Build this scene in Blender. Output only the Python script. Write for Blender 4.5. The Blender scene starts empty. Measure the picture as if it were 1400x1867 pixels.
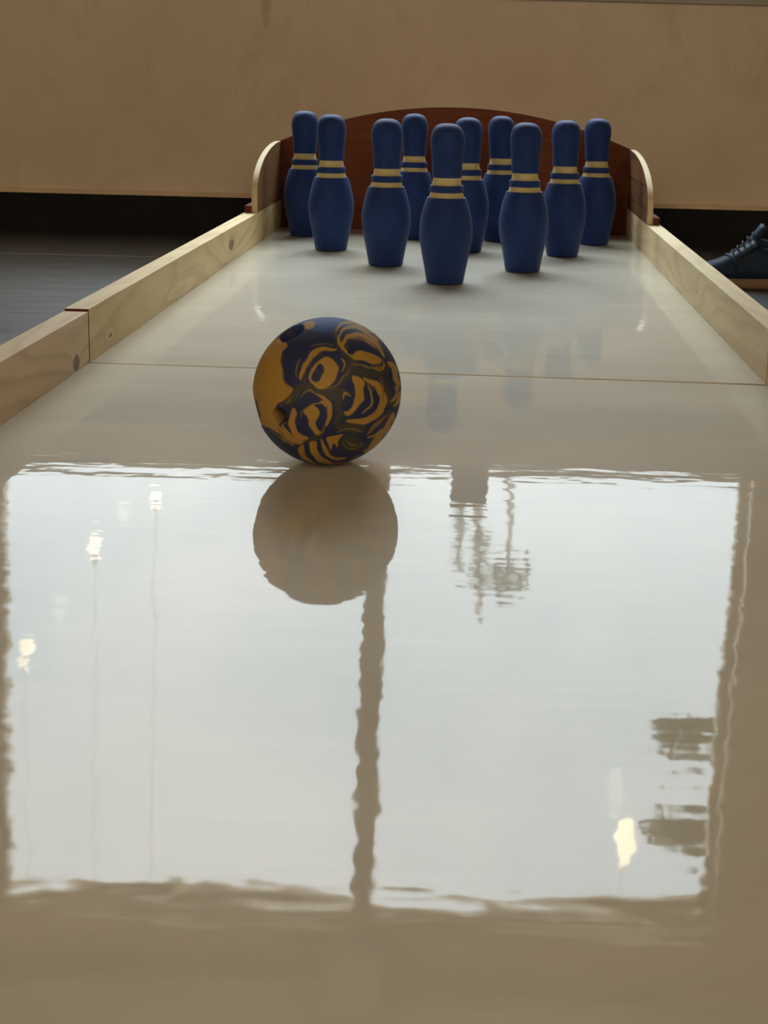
import bpy, bmesh, math, random
import numpy as np
from mathutils import Vector, Matrix

random.seed(7)
S = bpy.context.scene
COL = S.collection

# ------------------------------------------------------------------ camera
FPX, PCX, PCY = 2246.2, 870.4, 519.6          # focal length and principal point of the (cropped) photograph, 1400x1867
CAM_H = 0.475
AX_R = Vector((0.9996876, 0.0046413, 0.0245588))
AX_U = Vector((-0.0249855, 0.1606642, 0.9866928))
AX_F = Vector((-0.0006338, 0.9869982, -0.1607300))
cam_d = bpy.data.cameras.new('camera')
cam = bpy.data.objects.new('camera', cam_d)
COL.objects.link(cam)
cam_d.sensor_fit = 'VERTICAL'
cam_d.sensor_height = 36.0
cam_d.sensor_width = 27.0
cam_d.lens = FPX * 36.0 / 1867.0
cam_d.shift_x = (700.0 - PCX) / 1867.0
cam_d.shift_y = (PCY - 933.5) / 1867.0
cam_d.clip_start = 0.02
cam_d.clip_end = 300
m = Matrix.Identity(4)
for i in range(3):
    m[i][0], m[i][1], m[i][2] = AX_R[i], AX_U[i], -AX_F[i]
m.translation = (0, 0, CAM_H)
cam.matrix_world = m
cam_d.dof.use_dof = True
cam_d.dof.focus_distance = 2.15
cam_d.dof.aperture_fstop = 13.5
S.camera = cam

S.view_settings.view_transform = 'Standard'
S.view_settings.look = 'None'
S.view_settings.gamma = 1.0
S.view_settings.use_curve_mapping = False
S.view_settings.exposure = 0.0

# ------------------------------------------------------------------ sky
SKY_STOPS = ((0.28, 2.8), (0.50, 3.2), (0.585, 3.5), (0.66, 21.0), (0.745, 33.0), (0.80, 22.0), (0.86, 9.0))     # overcast with a bright patch where the sun stands behind the cloud
wd = bpy.data.worlds.new('overcast_sky')
S.world = wd
wd.use_nodes = True
nt = wd.node_tree
nt.nodes.clear()
w_out = nt.nodes.new('ShaderNodeOutputWorld')
w_bg = nt.nodes.new('ShaderNodeBackground')
w_tc = nt.nodes.new('ShaderNodeTexCoord')
w_sep = nt.nodes.new('ShaderNodeSeparateXYZ')
w_map = nt.nodes.new('ShaderNodeMapRange')
w_no = nt.nodes.new('ShaderNodeTexNoise')
w_no.inputs['Scale'].default_value = 4.0
w_no.inputs['Detail'].default_value = 3
w_cr = nt.nodes.new('ShaderNodeValToRGB')
w_cr.color_ramp.elements[0].position = 0.35
w_cr.color_ramp.elements[0].color = (0.71, 0.83, 0.90, 1)
w_cr.color_ramp.elements[1].position = 0.65
w_cr.color_ramp.elements[1].color = (0.96, 1.0, 1.02, 1)
w_map.inputs['To Max'].default_value = 1.0
w_gr = nt.nodes.new('ShaderNodeFloatCurve')
cv = w_gr.mapping.curves[0]
cv.points[0].location = (0.0, SKY_STOPS[0][1] / 60)
cv.points[1].location = (1.0, SKY_STOPS[-1][1] / 60)
for z_, v_ in SKY_STOPS:
    cv.points.new(z_, v_ / 60)
for p_ in cv.points:
    p_.handle_type = 'VECTOR'
w_gr.mapping.update()
w_st = nt.nodes.new('ShaderNodeMath'); w_st.operation = 'MULTIPLY'; w_st.inputs[1].default_value = 60.0
nt.links.new(w_tc.outputs['Generated'], w_sep.inputs[0])
nt.links.new(w_sep.outputs['Z'], w_map.inputs['Value'])
nt.links.new(w_tc.outputs['Generated'], w_no.inputs['Vector'])
nt.links.new(w_no.outputs['Fac'], w_cr.inputs[0])
nt.links.new(w_cr.outputs[0], w_bg.inputs['Color'])
nt.links.new(w_map.outputs[0], w_gr.inputs['Value'])
nt.links.new(w_gr.outputs[0], w_st.inputs[0])
nt.links.new(w_st.outputs[0], w_bg.inputs['Strength'])
nt.links.new(w_bg.outputs[0], w_out.inputs[0])

# room measures (metres; the lane surface is z = 0)
FLOOR_Z, CEIL_Z = -0.10, 3.20
WX0, WX1, WY0, WY1 = -4.2, 4.2, -4.2, 4.60
WIN_X0, WIN_X1, WIN_Z0, WIN_Z1 = -1.88, 1.10, 1.04, 3.00
MUL_X = -0.365

# light portal in the window opening: lets the renderer find the sky through it
po_d = bpy.data.lights.new('window_portal', 'AREA')
po_d.shape = 'RECTANGLE'
po_d.size = WIN_X1 - WIN_X0
po_d.size_y = WIN_Z1 - WIN_Z0
po_d.cycles.is_portal = True
po = bpy.data.objects.new('window_portal', po_d)
COL.objects.link(po)
po.location = ((WIN_X0 + WIN_X1) / 2, WY1 + 0.21, (WIN_Z0 + WIN_Z1) / 2)
po.rotation_euler = (math.radians(-90), 0, 0)

FILL_STRENGTH = 68.0
FILL_COLOR = (1.0, 0.83, 0.58)

# ------------------------------------------------------------------ helpers
def link(o, parent=None):
    COL.objects.link(o)
    if parent is not None:
        o.parent = parent
    return o

def obj(name, bm, mat, parent=None, smooth=False):
    me = bpy.data.meshes.new(name)
    bm.normal_update()
    bm.to_mesh(me)
    bm.free()
    if mat is not None:
        me.materials.append(mat)
    if smooth:
        for p in me.polygons:
            p.use_smooth = True
    return link(bpy.data.objects.new(name, me), parent)

def empty(name, loc=(0, 0, 0)):
    o = bpy.data.objects.new(name, None)
    o.empty_display_size = 0.05
    o.location = loc
    return link(o)

def tag(o, label=None, cat=None, group=None, kind=None):
    if label: o['label'] = label
    if cat: o['category'] = cat
    if group: o['group'] = group
    if kind: o['kind'] = kind
    return o

def box(bm, x0, x1, y0, y1, z0, z1):
    v = [bm.verts.new(p) for p in ((x0, y0, z0), (x1, y0, z0), (x1, y1, z0), (x0, y1, z0),
                                   (x0, y0, z1), (x1, y0, z1), (x1, y1, z1), (x0, y1, z1))]
    for f in ((0, 3, 2, 1), (4, 5, 6, 7), (0, 1, 5, 4), (1, 2, 6, 5), (2, 3, 7, 6), (3, 0, 4, 7)):
        bm.faces.new([v[i] for i in f])
    return v

def prism(bm, pts, ext):
    """closed outline pts (3-D) extruded along vector ext"""
    a = [bm.verts.new(p) for p in pts]
    b = [bm.verts.new(Vector(p) + Vector(ext)) for p in pts]
    bm.faces.new(a)
    bm.faces.new(list(reversed(b)))
    n = len(pts)
    for i in range(n):
        bm.faces.new((a[i], b[i], b[(i + 1) % n], a[(i + 1) % n]))
    bmesh.ops.recalc_face_normals(bm, faces=bm.faces)

def bevel(bm, w, seg=2, ang=0.5):
    es = [e for e in bm.edges if len(e.link_faces) == 2 and e.calc_face_angle(0) > ang]
    bmesh.ops.bevel(bm, geom=es, offset=w, segments=seg, affect='EDGES', profile=0.5)

def lathe(bm, prof, n=48, closed=False):
    rings = []
    for r, z in prof:
        if r < 1e-6:
            rings.append([bm.verts.new((0, 0, z))])
        else:
            rings.append([bm.verts.new((r * math.cos(2 * math.pi * k / n), r * math.sin(2 * math.pi * k / n), z)) for k in range(n)])
    pairs = list(zip(rings[:-1], rings[1:]))
    if closed:
        pairs.append((rings[-1], rings[0]))
    for a, b in pairs:
        for k in range(n):
            k2 = (k + 1) % n
            if len(a) == 1 and len(b) == 1:
                continue
            if len(a) == 1:
                bm.faces.new((a[0], b[k2], b[k]))
            elif len(b) == 1:
                bm.faces.new((a[k], a[k2], b[0]))
            else:
                bm.faces.new((a[k], a[k2], b[k2], b[k]))
    bmesh.ops.recalc_face_normals(bm, faces=bm.faces)

def tube(bm, pts, r, n=8):
    """round bar along a polyline; r a number or a list"""
    pts = [Vector(p) for p in pts]
    rs = r if isinstance(r, (list, tuple)) else [r] * len(pts)
    rings = []
    for i, p in enumerate(pts):
        d = (pts[min(i + 1, len(pts) - 1)] - pts[max(i - 1, 0)]).normalized()
        up = Vector((0, 0, 1)) if abs(d.z) < 0.9 else Vector((1, 0, 0))
        s = d.cross(up).normalized()
        t = s.cross(d)
        rings.append([bm.verts.new(p + rs[i] * (math.cos(2 * math.pi * k / n) * s + math.sin(2 * math.pi * k / n) * t)) for k in range(n)])
    for a, b in zip(rings[:-1], rings[1:]):
        for k in range(n):
            bm.faces.new((a[k], a[(k + 1) % n], b[(k + 1) % n], b[k]))
    bm.faces.new(list(reversed(rings[0])))
    bm.faces.new(rings[-1])
    bmesh.ops.recalc_face_normals(bm, faces=bm.faces)

# ------------------------------------------------------------------ materials
class NT:
    def __init__(s, name):
        s.m = bpy.data.materials.new(name)
        s.m.use_nodes = True
        s.t = s.m.node_tree
        s.b = s.t.nodes['Principled BSDF']
        s.out = s.t.nodes['Material Output']
    def n(s, typ, **kw):
        nd = s.t.nodes.new('ShaderNode' + typ)
        for k, v in kw.items():
            if hasattr(nd, k) and k not in nd.inputs:
                setattr(nd, k, v)
            else:
                nd.inputs[k.replace('_', ' ')].default_value = v
        return nd
    def l(s, a, b):
        s.t.links.new(a, b)
    def pos(s, scale=(1, 1, 1), loc=(0, 0, 0), rot=(0, 0, 0), obj=False):
        if obj:
            g = s.n('TexCoord').outputs['Object']
        else:
            g = s.n('NewGeometry').outputs['Position']
        mp = s.n('Mapping')
        mp.inputs['Scale'].default_value = scale
        mp.inputs['Location'].default_value = loc
        mp.inputs['Rotation'].default_value = rot
        s.l(g, mp.inputs[0])
        return mp.outputs[0]
    def noise(s, vec, scale, detail=3, rough=0.5, dist=0.0):
        nd = s.n('TexNoise')
        nd.inputs['Scale'].default_value = scale
        nd.inputs['Detail'].default_value = detail
        nd.inputs['Roughness'].default_value = rough
        nd.inputs['Distortion'].default_value = dist
        s.l(vec, nd.inputs['Vector'])
        return nd.outputs['Fac']
    def ramp(s, fac, stops):
        nd = s.n('ValToRGB')
        e = nd.color_ramp.elements
        while len(e) > 1:
            e.remove(e[-1])
        for i, (p, c) in enumerate(stops):
            el = e[0] if i == 0 else e.new(p)
            el.position = p
            el.color = tuple(c) + (1,) if len(c) == 3 else c
        s.l(fac, nd.inputs[0])
        return nd.outputs[0]
    def math(s, op, a, b=None, c=None):
        nd = s.n('Math', operation=op)
        for i, v in enumerate((a, b, c)):
            if v is None: continue
            if isinstance(v, (int, float)): nd.inputs[i].default_value = v
            else: s.l(v, nd.inputs[i])
        return nd.outputs[0]
    def mix(s, fac, a, b, mode='MIX'):
        nd = s.n('Mix', data_type='RGBA', blend_type=mode)
        for sock, v in ((nd.inputs[0], fac), (nd.inputs[6], a), (nd.inputs[7], b)):
            if isinstance(v, (int, float)): sock.default_value = v
            elif isinstance(v, (tuple, list)): sock.default_value = tuple(v) + (1,) if len(v) == 3 else v
            else: s.l(v, sock)
        return nd.outputs[2]
    def bump(s, h, strength, dist=0.01, sock='Normal'):
        nd = s.n('Bump')
        nd.inputs['Strength'].default_value = strength
        nd.inputs['Distance'].default_value = dist
        s.l(h, nd.inputs['Height'])
        s.l(nd.outputs[0], s.b.inputs[sock])
        return nd.outputs[0]
    def set(s, **kw):
        for k, v in kw.items():
            key = k.replace('_', ' ')
            if isinstance(v, tuple) and len(v) == 3: v = v + (1,)
            if isinstance(v, (int, float, tuple)): s.b.inputs[key].default_value = v
            else: s.l(v, s.b.inputs[key])
        return s

def wall_mat():
    t = NT('beige_wall_paint')
    v = t.pos()
    a = t.noise(v, 1.1, 4, 0.6)
    base = t.ramp(a, [(0.3, (0.68, 0.56, 0.43)), (0.7, (0.80, 0.67, 0.52))])
    f = t.noise(t.pos(scale=(2.2, 2.2, 1.5)), 1.7, 5, 0.75, 0.3)          # grubby vertical scuffs
    st = t.ramp(f, [(0.52, (1, 1, 1)), (0.85, (0.80, 0.77, 0.71))])
    c = t.mix(1.0, base, st, 'MULTIPLY')
    # the darker smear high on the wall left of the lane
    p = t.pos(loc=(0.80, 0, -0.735), scale=(1, 1, 1))
    sx = t.n('SeparateXYZ'); t.l(p, sx.inputs[0])
    d = t.math('ADD', t.math('POWER', t.math('DIVIDE', sx.outputs[0], 0.030), 2.0), t.math('POWER', t.math('DIVIDE', sx.outputs[2], 0.10), 2.0))
    k = t.ramp(t.math('ADD', d, t.math('MULTIPLY', t.noise(v, 22, 3), 0.6)), [(0.3, (0.74, 0.72, 0.66)), (1.4, (1, 1, 1))])
    c = t.mix(1.0, c, k, 'MULTIPLY')
    t.set(Base_Color=c, Roughness=0.75)
    t.bump(t.noise(v, 35, 3), 0.15, 0.004)
    return t.m

def plain(name, col, rough=0.6, spec=0.5, nscale=0, namp=0.15, bump=0.0):
    t = NT(name)
    if nscale:
        a = t.noise(t.pos(), nscale, 4, 0.6)
        lo = tuple(c * (1 - namp) for c in col); hi = tuple(min(1, c * (1 + namp)) for c in col)
        t.set(Base_Color=t.ramp(a, [(0.3, lo), (0.7, hi)]))
        if bump: t.bump(a, bump, 0.003)
    else:
        t.set(Base_Color=col)
    t.set(Roughness=rough, Specular_IOR_Level=spec)
    return t.m

def floor_mat():
    t = NT('dark_vinyl_floor')
    v = t.pos(scale=(1.2, 5, 1))
    a = t.noise(v, 6, 4, 0.6)
    c = t.ramp(a, [(0.3, (0.022, 0.021, 0.022)), (0.7, (0.036, 0.035, 0.036))])
    sx = t.n('SeparateXYZ'); t.l(t.pos(loc=(0, 0.12, 0)), sx.inputs[0])
    fr = t.math('FRACT', t.math('DIVIDE', sx.outputs[1], 1.35))
    ln = t.math('LESS_THAN', fr, 0.005)
    c = t.mix(ln, c, (0.24, 0.20, 0.15))
    t.set(Base_Color=c, Roughness=t.math('MULTIPLY_ADD', a, 0.14, 0.30), Specular_IOR_Level=0.5)
    t.bump(t.noise(t.pos(scale=(1, 6, 1)), 9, 3), 0.10, 0.004)
    t.set(Specular_IOR_Level=0.38)
    return t.m

def deck_mat():
    t = NT('glossy_cream_lane_board')
    v = t.pos()
    a = t.noise(t.pos(scale=(1.0, 2.4, 1)), 2.6, 5, 0.6, 0.3)
    c = t.ramp(a, [(0.30, (0.525, 0.475, 0.375)), (0.70, (0.605, 0.555, 0.45))])
    sm = t.noise(t.pos(scale=(0.8, 7, 1)), 6, 4, 0.7, 0.6)             # faint rubbed streaks
    c = t.mix(t.math('MULTIPLY', t.ramp(sm, [(0.55, (0, 0, 0)), (0.75, (1, 1, 1))]), 0.16), c, (0.78, 0.73, 0.64))
    t.set(Base_Color=c, Roughness=0.5, Specular_IOR_Level=0.2, Coat_Weight=1.0, Coat_IOR=2.0)
    t.set(Coat_Roughness=t.math('MULTIPLY_ADD', t.noise(v, 3, 3), 0.045, 0.012))
    h1 = t.noise(t.pos(scale=(0.45, 1.9, 1)), 14, 2, 0.5)
    h2 = t.noise(t.pos(scale=(1.3, 1.0, 1)), 38, 1, 0.5)
    h3 = t.noise(v, 3.0, 1, 0.4)
    h = t.math('ADD', t.math('ADD', t.math('MULTIPLY', h1, 0.33), t.math('MULTIPLY', h2, 0.085)), t.math('MULTIPLY', h3, 0.8))
    t.bump(h, 1.0, 0.00085, 'Coat Normal')
    return t.m

def pine_mat(name, lo, hi, knots=(), seed=0.0, ringk=0.85):
    """long-grain softwood running along y; knots = (y, z, radius_y, radius_z, darkness)"""
    t = NT(name)
    warp = t.noise(t.pos(scale=(2.4, 0.55, 2.4), loc=(seed, seed, seed)), 2.2, 2, 0.45)
    sx = t.n('SeparateXYZ'); t.l(t.pos(loc=(seed, 0, 0)), sx.inputs[0])
    g = t.math('ADD', t.math('MULTIPLY', sx.outputs[2], 20.0), t.math('ADD', t.math('MULTIPLY', sx.outputs[0], 16.0), t.math('MULTIPLY', warp, 8.0)))
    kmask = None
    kcol = None
    sp = t.n('SeparateXYZ'); t.l(t.pos(), sp.inputs[0])
    for (ky, kz, ry, rz, dk) in knots:
        dy = t.math('DIVIDE', t.math('SUBTRACT', sp.outputs[1], ky), ry)
        dz = t.math('DIVIDE', t.math('SUBTRACT', sp.outputs[2], kz), rz)
        d = t.math('SQRT', t.math('ADD', t.math('MULTIPLY', dy, dy), t.math('MULTIPLY', dz, dz)))
        g = t.math('ADD', g, t.math('DIVIDE', 2.2, t.math('ADD', d, 0.7)))
        km = t.math('SUBTRACT', 1.0, t.math('SMOOTH_MIN', t.math('DIVIDE', d, 1.25), 1.0, 0.15))
        km = t.math('MULTIPLY', t.math('MAXIMUM', t.math('MINIMUM', t.math('MULTIPLY', km, 3.5), 1.0), 0.0), dk)
        kmask = km if kmask is None else t.math('MAXIMUM', kmask, km)
    w = t.math('FRACT', g)
    ring = t.ramp(w, [(0.0, (0.1, 0.1, 0.1)), (0.45, (0.15, 0.15, 0.15)), (0.80, (1, 1, 1)), (0.92, (0.55, 0.55, 0.55)), (1.0, (0.1, 0.1, 0.1))])
    fine = t.noise(t.pos(scale=(40, 1.5, 40)), 6, 3, 0.6)
    c = t.ramp(t.noise(t.pos(scale=(3, 0.8, 3), loc=(seed, 0, 0)), 3, 3), [(0.3, lo), (0.7, hi)])
    blot = t.noise(t.pos(scale=(3, 1.4, 5), loc=(seed * 2, 0, 0)), 4, 3, 0.6)
    c = t.mix(t.math('MULTIPLY', ring, t.math('MULTIPLY', blot, ringk)), c, tuple(x * k for x, k in zip(lo, (0.66, 0.56, 0.44))))
    c = t.mix(t.math('MULTIPLY', t.ramp(fine, [(0.5, (0, 0, 0)), (0.75, (1, 1, 1))]), 0.16), c, tuple(x * 0.6 for x in lo))
    if kmask is not None:
        c = t.mix(kmask, c, (0.10, 0.05, 0.022))
    t.set(Base_Color=c, Roughness=0.55, Specular_IOR_Level=0.35)
    t.bump(fine, 0.12, 0.002)
    return t.m

def ply_mat(name, lo, hi, axis='x', patches=False):
    t = NT(name)
    sc = {'x': (1.2, 8, 14), 'y': (8, 1.2, 14), 'z': (14, 14, 1.5)}[axis]
    a = t.noise(t.pos(scale=sc), 3.2, 5, 0.65, 0.8)
    c = t.ramp(a, [(0.3, lo), (0.7, hi)])
    if patches:
        br = t.n('TexBrick', offset=0.5)
        br.inputs['Scale'].default_value = 1.0
        br.inputs['Brick Width'].default_value = 0.17
        br.inputs['Row Height'].default_value = 0.065
        br.inputs['Mortar Size'].default_value = 0.0035
        br.inputs['Color1'].default_value = (1, 1, 1, 1)
        br.inputs['Color2'].default_value = (0.55, 0.55, 0.6, 1)
        br.inputs['Mortar'].default_value = (0.45, 0.42, 0.4, 1)
        mp = t.pos(rot=(0, math.radians(90), math.radians(90)))
        sx = t.n('SeparateXYZ'); t.l(t.pos(), sx.inputs[0])
        cx = t.n('CombineXYZ'); t.l(sx.outputs[1], cx.inputs[0]); t.l(sx.outputs[2], cx.inputs[1])
        t.l(cx.outputs[0], br.inputs['Vector'])
        c = t.mix(1.0, c, br.outputs['Color'], 'MULTIPLY')
    t.set(Base_Color=c, Roughness=0.6, Specular_IOR_Level=0.15)
    t.bump(a, 0.06, 0.002)
    return t.m

def ply_edge_mat():
    t = NT('pale_plywood_edge')
    sx = t.n('SeparateXYZ'); t.l(t.pos(), sx.inputs[0])
    w = t.math('FRACT', t.math('MULTIPLY', sx.outputs[0], 185.0))
    st = t.ramp(t.math('ADD', w, t.math('MULTIPLY', t.noise(t.pos(scale=(8, 1, 1)), 40, 3), 0.5)), [(0.55, (0, 0, 0)), (1.0, (1, 1, 1))])
    c = t.mix(t.math('MULTIPLY', st, 0.5), (0.62, 0.50, 0.31), (0.36, 0.25, 0.13))
    t.set(Base_Color=c, Roughness=0.7, Specular_IOR_Level=0.3)
    return t.m

def foam_mat(name, col, amp=0.18):
    t = NT(name)
    v = t.pos(obj=True)
    a = t.noise(v, 14, 4, 0.6)
    c = t.ramp(a, [(0.3, tuple(x * (1 - amp) for x in col)), (0.7, tuple(x * (1 + amp) for x in col))])
    t.set(Base_Color=c, Roughness=0.62, Specular_IOR_Level=0.14, Sheen_Weight=0.06, Sheen_Roughness=0.5)
    t.bump(t.noise(v, 190, 2, 0.6), 0.22, 0.0015)
    return t.m

def glass_mat():
    t = NT('window_glass')
    lw = t.n('LayerWeight'); lw.inputs['Blend'].default_value = 0.5
    fr = t.math('MULTIPLY_ADD', t.math('POWER', lw.outputs['Facing'], 5.0), 0.95, 0.04)
    tr = t.n('BsdfTransparent'); tr.inputs[0].default_value = (0.96, 0.98, 0.98, 1)
    gl = t.n('BsdfGlossy'); gl.inputs['Roughness'].default_value = 0.0
    mx = t.n('MixShader')
    t.l(fr, mx.inputs[0]); t.l(tr.outputs[0], mx.inputs[1]); t.l(gl.outputs[0], mx.inputs[2])
    t.l(mx.outputs[0], t.out.inputs[0])
    return t.m

def emit_mat(name, col, s):
    t = NT(name)
    t.set(Base_Color=(0.8, 0.8, 0.8), Emission_Color=col, Emission_Strength=s)
    return t.m

M = {}
M['wall'] = wall_mat()
M['ceiling'] = plain('ceiling_paint', (0.36, 0.31, 0.22), 0.8, nscale=1.5, namp=0.06)
M['room_wall'] = plain('side_wall_paint', (0.50, 0.40, 0.29), 0.8, nscale=1.2, namp=0.1)
M['floor'] = floor_mat()
M['black'] = plain('black_skirting', (0.010, 0.010, 0.011), 0.75, 0.25, nscale=6, namp=0.3)
M['cap'] = plain('tan_skirting_cap', (0.70, 0.53, 0.33), 0.6, nscale=8, namp=0.1)
M['grey_trim'] = plain('grey_ledge_paint', (0.40, 0.36, 0.31), 0.6, nscale=6, namp=0.1)
M['frame'] = plain('window_frame_paint', (0.50, 0.42, 0.32), 0.55, nscale=6, namp=0.1)
M['glass'] = glass_mat()
M['deck'] = deck_mat()
PINE_LO, PINE_HI = (0.50, 0.36, 0.19), (0.60, 0.46, 0.27)
M['pine_far'] = pine_mat('pine_far_rail', (0.55, 0.405, 0.185), (0.68, 0.51, 0.26), [(3.19, 0.046, 0.030, 0.014, 0.75), (2.62, 0.020, 0.19, 0.018, 0.0), (2.13, 0.022, 0.010, 0.004, 0.7)], 0.31)
M['pine_near'] = pine_mat('pine_near_rail', (0.56, 0.41, 0.23), (0.70, 0.54, 0.34), [(1.945, 0.014, 0.014, 0.013, 0.75)], 1.73)
M['pine_right'] = pine_mat('pine_right_rail', (0.54, 0.42, 0.22), (0.68, 0.545, 0.33), [(2.66, 0.040, 0.006, 0.004, 0.6)], 2.9, 0.6)
M['ply_red'] = ply_mat('mahogany_plywood', (0.120, 0.030, 0.010), (0.180, 0.050, 0.017), 'x')
M['ply_left'] = ply_mat('brown_plywood', (0.15, 0.072, 0.030), (0.23, 0.12, 0.052), 'y')
M['ply_right'] = ply_mat('brown_stamped_plywood', (0.15, 0.065, 0.028), (0.22, 0.105, 0.045), 'y', True)
M['ply_edge'] = ply_edge_mat()
M['red_wood'] = ply_mat('red_hardwood_strip', (0.10, 0.022, 0.012), (0.16, 0.040, 0.020), 'y')
M['joist'] = plain('rough_base_timber', (0.30, 0.21, 0.12), 0.8, nscale=12, namp=0.2)
M['blue'] = foam_mat('royal_blue_foam', (0.012, 0.032, 0.125))
M['yellow'] = foam_mat('yellow_foam', (0.52, 0.42, 0.20), 0.10)

# ------------------------------------------------------------------ room shell
def struct(name, bm, mat, parent=None):
    o = obj(name, bm, mat, parent)
    if parent is None:
        o['kind'] = 'structure'
    return o

b = bmesh.new(); box(b, WX0, WX1, WY0, WY1, FLOOR_Z - 0.1, FLOOR_Z); struct('floor', b, M['floor'])
b = bmesh.new(); box(b, WX0, WX1, WY0, WY1, CEIL_Z, CEIL_Z + 0.1); struct('ceiling', b, M['ceiling'])
b = bmesh.new(); box(b, WX0 - 0.15, WX0, WY0, WY1, FLOOR_Z - 0.1, CEIL_Z + 0.1); struct('wall_left', b, M['room_wall'])
b = bmesh.new(); box(b, WX1, WX1 + 0.15, WY0, WY1, FLOOR_Z - 0.1, CEIL_Z + 0.1); struct('wall_right', b, M['room_wall'])
b = bmesh.new(); box(b, WX0 - 0.15, WX1 + 0.15, WY0 - 0.15, WY0, FLOOR_Z - 0.1, CEIL_Z + 0.1); struct('wall_front', b, M['room_wall'])
# the wall behind the lane, with the window opening
b = bmesh.new()
xs = [WX0 - 0.15, WIN_X0, WIN_X1, WX1 + 0.15]
zs = [FLOOR_Z - 0.1, WIN_Z0, WIN_Z1, CEIL_Z + 0.1]
T = 0.20
g = {}
for iy, y in enumerate((WY1, WY1 + T)):
    for i, x in enumerate(xs):
        for j, z in enumerate(zs):
            g[i, j, iy] = b.verts.new((x, y, z))
for i in range(3):
    for j in range(3):
        if (i, j) == (1, 1): continue
        b.faces.new((g[i, j, 0], g[i + 1, j, 0], g[i + 1, j + 1, 0], g[i, j + 1, 0]))
        b.faces.new((g[i, j, 1], g[i, j + 1, 1], g[i + 1, j + 1, 1], g[i + 1, j, 1]))
for (a, c) in (((1, 1), (2, 1)), ((2, 1), (2, 2)), ((2, 2), (1, 2)), ((1, 2), (1, 1))):
    b.faces.new((g[a[0], a[1], 0], g[a[0], a[1], 1], g[c[0], c[1], 1], g[c[0], c[1], 0]))
ring = [(0, 0), (1, 0), (2, 0), (3, 0), (3, 1), (3, 2), (3, 3), (2, 3), (1, 3), (0, 3), (0, 2), (0, 1)]
for k in range(len(ring)):
    a, c = ring[k], ring[(k + 1) % len(ring)]
    b.faces.new((g[a[0], a[1], 0], g[c[0], c[1], 0], g[c[0], c[1], 1], g[a[0], a[1], 1]))
bmesh.ops.recalc_face_normals(b, faces=b.faces)
struct('wall_back', b, M['wall'])

b = bmesh.new(); box(b, WX0, WX1, WY1 - 0.012, WY1, FLOOR_Z, 0.036); struct('baseboard_back', b, M['black'])
b = bmesh.new(); box(b, WX0, WX1, WY1 - 0.020, WY1, 0.036, 0.052); bevel(b, 0.004, 2); struct('trim_1', b, M['cap'])
b = bmesh.new(); box(b, WX0, WX1, WY1 - 0.014, WY1, 0.784, 0.86); bevel(b, 0.004, 2); struct('trim_2', b, M['grey_trim'])

b = bmesh.new(); box(b, MUL_X - 0.11, MUL_X + 0.11, WY0, WY1, 3.06, CEIL_Z); bevel(b, 0.006, 2); struct('trim_3', b, plain('ceiling_beam_paint', (0.26, 0.21, 0.15), 0.8, nscale=3, namp=0.1))

# window: frame, mullion, two panes, sill board
win = empty('window_1', ((WIN_X0 + WIN_X1) / 2, WY1 + 0.1, WIN_Z0))
win['kind'] = 'structure'
def wpart(name, mat, *bx):
    bm = bmesh.new()
    for q in bx: box(bm, *q)
    o = obj(name, bm, mat)
    o.parent = win
    o.matrix_parent_inverse = Matrix.Translation(-Vector(win.location))
    return o
fy0, fy1 = WY1 + 0.07, WY1 + 0.12
wpart('window_frame', M['frame'],
      (WIN_X0, WIN_X0 + 0.035, fy0, fy1, WIN_Z0, WIN_Z1), (WIN_X1 - 0.035, WIN_X1, fy0, fy1, WIN_Z0, WIN_Z1),
      (WIN_X0, WIN_X1, fy0, fy1, WIN_Z1 - 0.035, WIN_Z1), (WIN_X0, WIN_X1, fy0, fy1, WIN_Z0, WIN_Z0 + 0.03))
wpart('mullion', M['frame'], (MUL_X - 0.044, MUL_X + 0.044, fy0 - 0.005, fy1 + 0.005, WIN_Z0 + 0.03, WIN_Z1 - 0.035))
wpart('pane', M['glass'], (WIN_X0 + 0.035, MUL_X - 0.044, WY1 + 0.094, WY1 + 0.098, WIN_Z0 + 0.03, WIN_Z1 - 0.035))
wpart('pane', M['glass'], (MUL_X + 0.044, WIN_X1 - 0.035, WY1 + 0.094, WY1 + 0.098, WIN_Z0 + 0.03, WIN_Z1 - 0.035))
bm_s = (WIN_X0 - 0.03, WIN_X1 + 0.03, WY1 - 0.03, WY1 + 0.0, WIN_Z0 - 0.02, WIN_Z0)

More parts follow.
